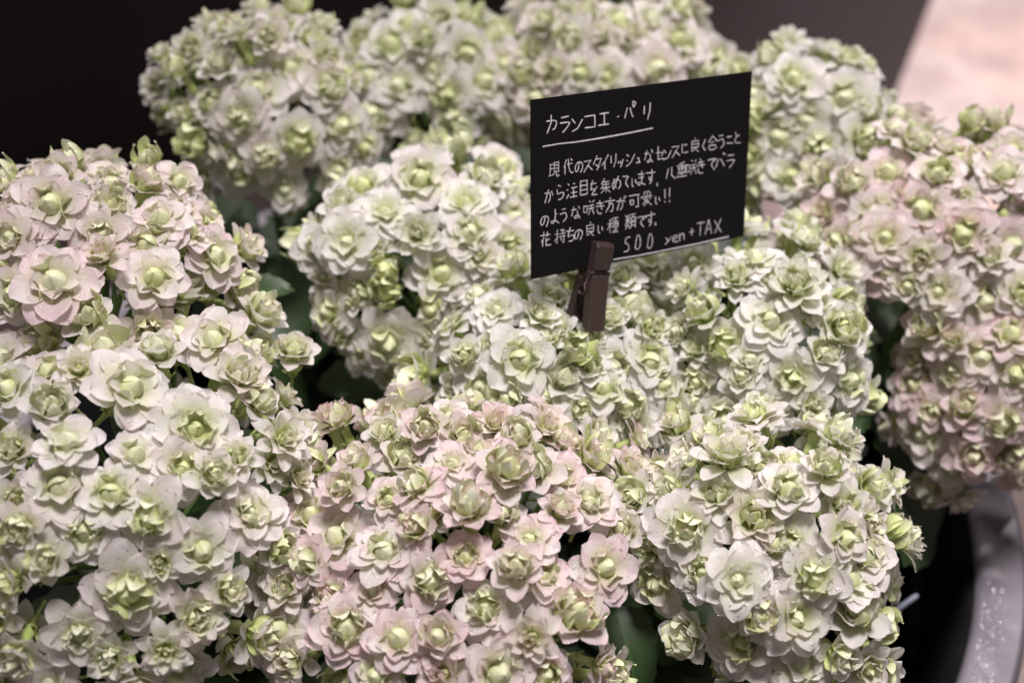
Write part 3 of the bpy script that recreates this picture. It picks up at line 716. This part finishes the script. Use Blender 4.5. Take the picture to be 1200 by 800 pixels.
def smooth(P):
    if len(P) < 4: return P
    for _ in range(1):
        Q = [P[0]]
        for a, b in zip(P, P[1:]):
            Q += [a.lerp(b, .25), a.lerp(b, .75)]
        P = Q + [P[-1]]
    return P
def to_card(u, v):
    p = CI @ on_plane(u, v, cc, cn); return Vector((p.x, p.y))
for text, pos, wpx, hpx, pen in LINES:
    m = MB()
    for ch, (u, v) in zip(text, pos):
        kw = .62 if ch in 'ッュ!。・い' else (.85 if ch in 'くこにと500yen+TAXてリ' else 1.0)
        kh = .72 if ch in 'ッュyen+' else 1.0
        if ch in 'こに。い': kh = .8
        for st in G[ch].split():
            pts = []
            for i in range(0, len(st), 2):
                gx, gy = int(st[i]) + rnd.uniform(-.25, .25), int(st[i + 1]) + rnd.uniform(-.25, .25)
                du = (gx - 4.5) / 9 * wpx * 1.03 * kw; dv = (gy - 4.5) / 9 * hpx * 1.06 * kh
                pts.append(to_card(u + du, v + dv - .17 * du))
            stroke(m, smooth(pts), pen * .92 * (.8 if len(G[ch]) > 40 else 1))
    mesh_obj('handwriting', m.mesh('handwriting', [M['ink']], False), card)
for pts in ([z1(145,407), z1(220,394), z1(300,386), z1(430,365), z1(540,345), z1(658,321)], [(719,304), (748,299.3), (776,293.8), (815,286), (853.8,277.2)]):
    m = MB(); stroke(m, [to_card(*p) for p in pts], .00046)
    mesh_obj('underline', m.mesh('underline', [M['ink']], False), card)

# ------------------------------------------------------------------ the clothespin that grips the card
pt_ = on_plane(709, 285, cc + cn * .003, cn); pb_ = on_plane(691, 383, cc + cn * .003, cn)
pa = (pt_ - pb_); PL = pa.length; pa.normalize(); pw = pa.cross(cn).normalized()      # pw = across, towards the card's right
if pw.dot(cx) < 0: pw = -pw
PM = Matrix((pw, pa, pw.cross(pa))).transposed().to_4x4(); PM.translation = pt_ - cn * .003 - pa * PL
peg = empty('clothespin', PM.translation); peg.rotation_euler = PM.to_euler()
tag(peg, 'small dark brown wooden clothespin gripping the bottom edge of the black card', 'clothespin')
PWID = .0070; T = .0040
def jaw(sign):
    """one wooden half: side profile (y along, z out) extruded across; a notch takes the spring"""
    y1 = PL; yn = PL * .655
    sp = .0030          # how far the tail ends swing out
    prof = [(y1, .00025), (y1, T * .82), (y1 - .0012, T), (yn + .0009, T), (yn + .0006, T - .0011), (yn - .0006, T - .0011), (yn - .0009, T), (.0, T + sp), (-.0005, T + sp - .0006), (0.0, sp + .0006), (yn - .002, .0004)]
    rows = []
    for k, (x, s) in enumerate(((-PWID / 2, .92), (-PWID / 2 + .0004, 1), (PWID / 2 - .0004, 1), (PWID / 2, .92))):
        cyy = PL / 2
        row = [Vector((x, cyy + (y - cyy) * (1 - (1 - s) * .12), sign * (z if s == 1 else z * .95 + .0001))) for y, z in prof]
        rows.append(row + [row[0]])
    m = MB(); m.grid(rows if sign > 0 else [list(reversed(r)) for r in rows])
    m.poly(rows[0][:-1] if sign < 0 else list(reversed(rows[0][:-1]))); m.poly(rows[-1][:-1] if sign > 0 else list(reversed(rows[-1][:-1])))
    return m
mesh_obj('front_jaw', jaw(1).mesh('front_jaw', [M['wood']], False), peg)
o = mesh_obj('back_jaw', jaw(-1).mesh('back_jaw', [M['wood']], False), peg); o.location = (0, 0, -CT)
m = MB(); yn = PL * .655; wr = .00042
for sx in (-1, 1):
    x = sx * (PWID / 2 + .0004); path = []
    path.append(Vector((0, yn, T - .0007))); path.append(Vector((x, yn, T - .0006)))
    for k in range(14):
        a = math.pi * .45 - k * .55
        path.append(Vector((x + sx * .00005 * k, yn - .0062 + .0017 * math.sin(a) - .0006, .0004 + .0017 * math.cos(a))))
    path.append(Vector((x, yn, -T - .0001))); path.append(Vector((0, yn, -T)))
    m.tube(path, [wr] * len(path), 6)
mesh_obj('spring', m.mesh('spring', [M['wire']]), peg)
# the stick that carries it, down between the plants
m = MB(); foot = Vector((PM.translation.x - .004, PM.translation.y + .006, RZ - .122))
PI = (Matrix.Translation(peg.location) @ PM.to_3x3().to_4x4()).inverted()
m.tube([PI @ foot, PI @ (PM.translation - cn * .0005 + pa * .004), Vector((0, PL * .62, -.0002))], [.0012, .0012, .0010], 8)
mesh_obj('stick', m.mesh('stick', [M['wood']]), peg)

# ------------------------------------------------------------------ plastic pick in the dark gap, water on the rim
t0 = at_z(1075, 697, RZ + .012); b0 = Vector((t0.x - .055, t0.y - .030, RZ - .115))
b0 = t0 + (at_z(1040, 722, RZ - .002) - t0).normalized() * .10
m = MB(); m.tube([b0, t0.lerp(b0, .05), t0.lerp(b0, .012), t0], [.0011, .0011, .0010, .0006], 10)
for v_i in range(len(m.v)): m.v[v_i] = tuple(Vector(m.v[v_i]) - b0)
o = mesh_obj('plastic_pick', m.mesh('plastic_pick', [M['plastic_pick']])); o.location = b0
tag(o, 'thin blue-grey plastic stick poking out into the black gap inside the rim', 'stick')

m = MB(); q = random.Random(5); unit = []
for rr_ in (1.0, .72, .38, .02):
    unit.append([(rr_ * math.cos(2 * math.pi * i / 10), rr_ * math.sin(2 * math.pi * i / 10), .32 * (1 - rr_ * rr_) + .001) for i in range(10)])
cnt = 0
spots = []
while cnt < 240:
    a = q.uniform(-.75, .05); r = q.uniform(RI + .003, RO - .004)
    p = BC + Vector((r * math.cos(a), r * math.sin(a), RZ - .0003)); u, v = to_px(p)
    if v < 690 and q.random() > .04: continue
    if any((p - x_).length < .0017 for x_ in spots): continue
    spots.append(p); s = .00026 + .00050 * q.random() ** 1.8
    m.grid([[p + Vector(c) * s for c in row] for row in unit], closed=True); cnt += 1
o = mesh_obj('water_drops', m.mesh('water_drops', [M['water_rim']]))
tag(o, 'glittering beads of water scattered over the grey bowl rim', 'water', kind='stuff')
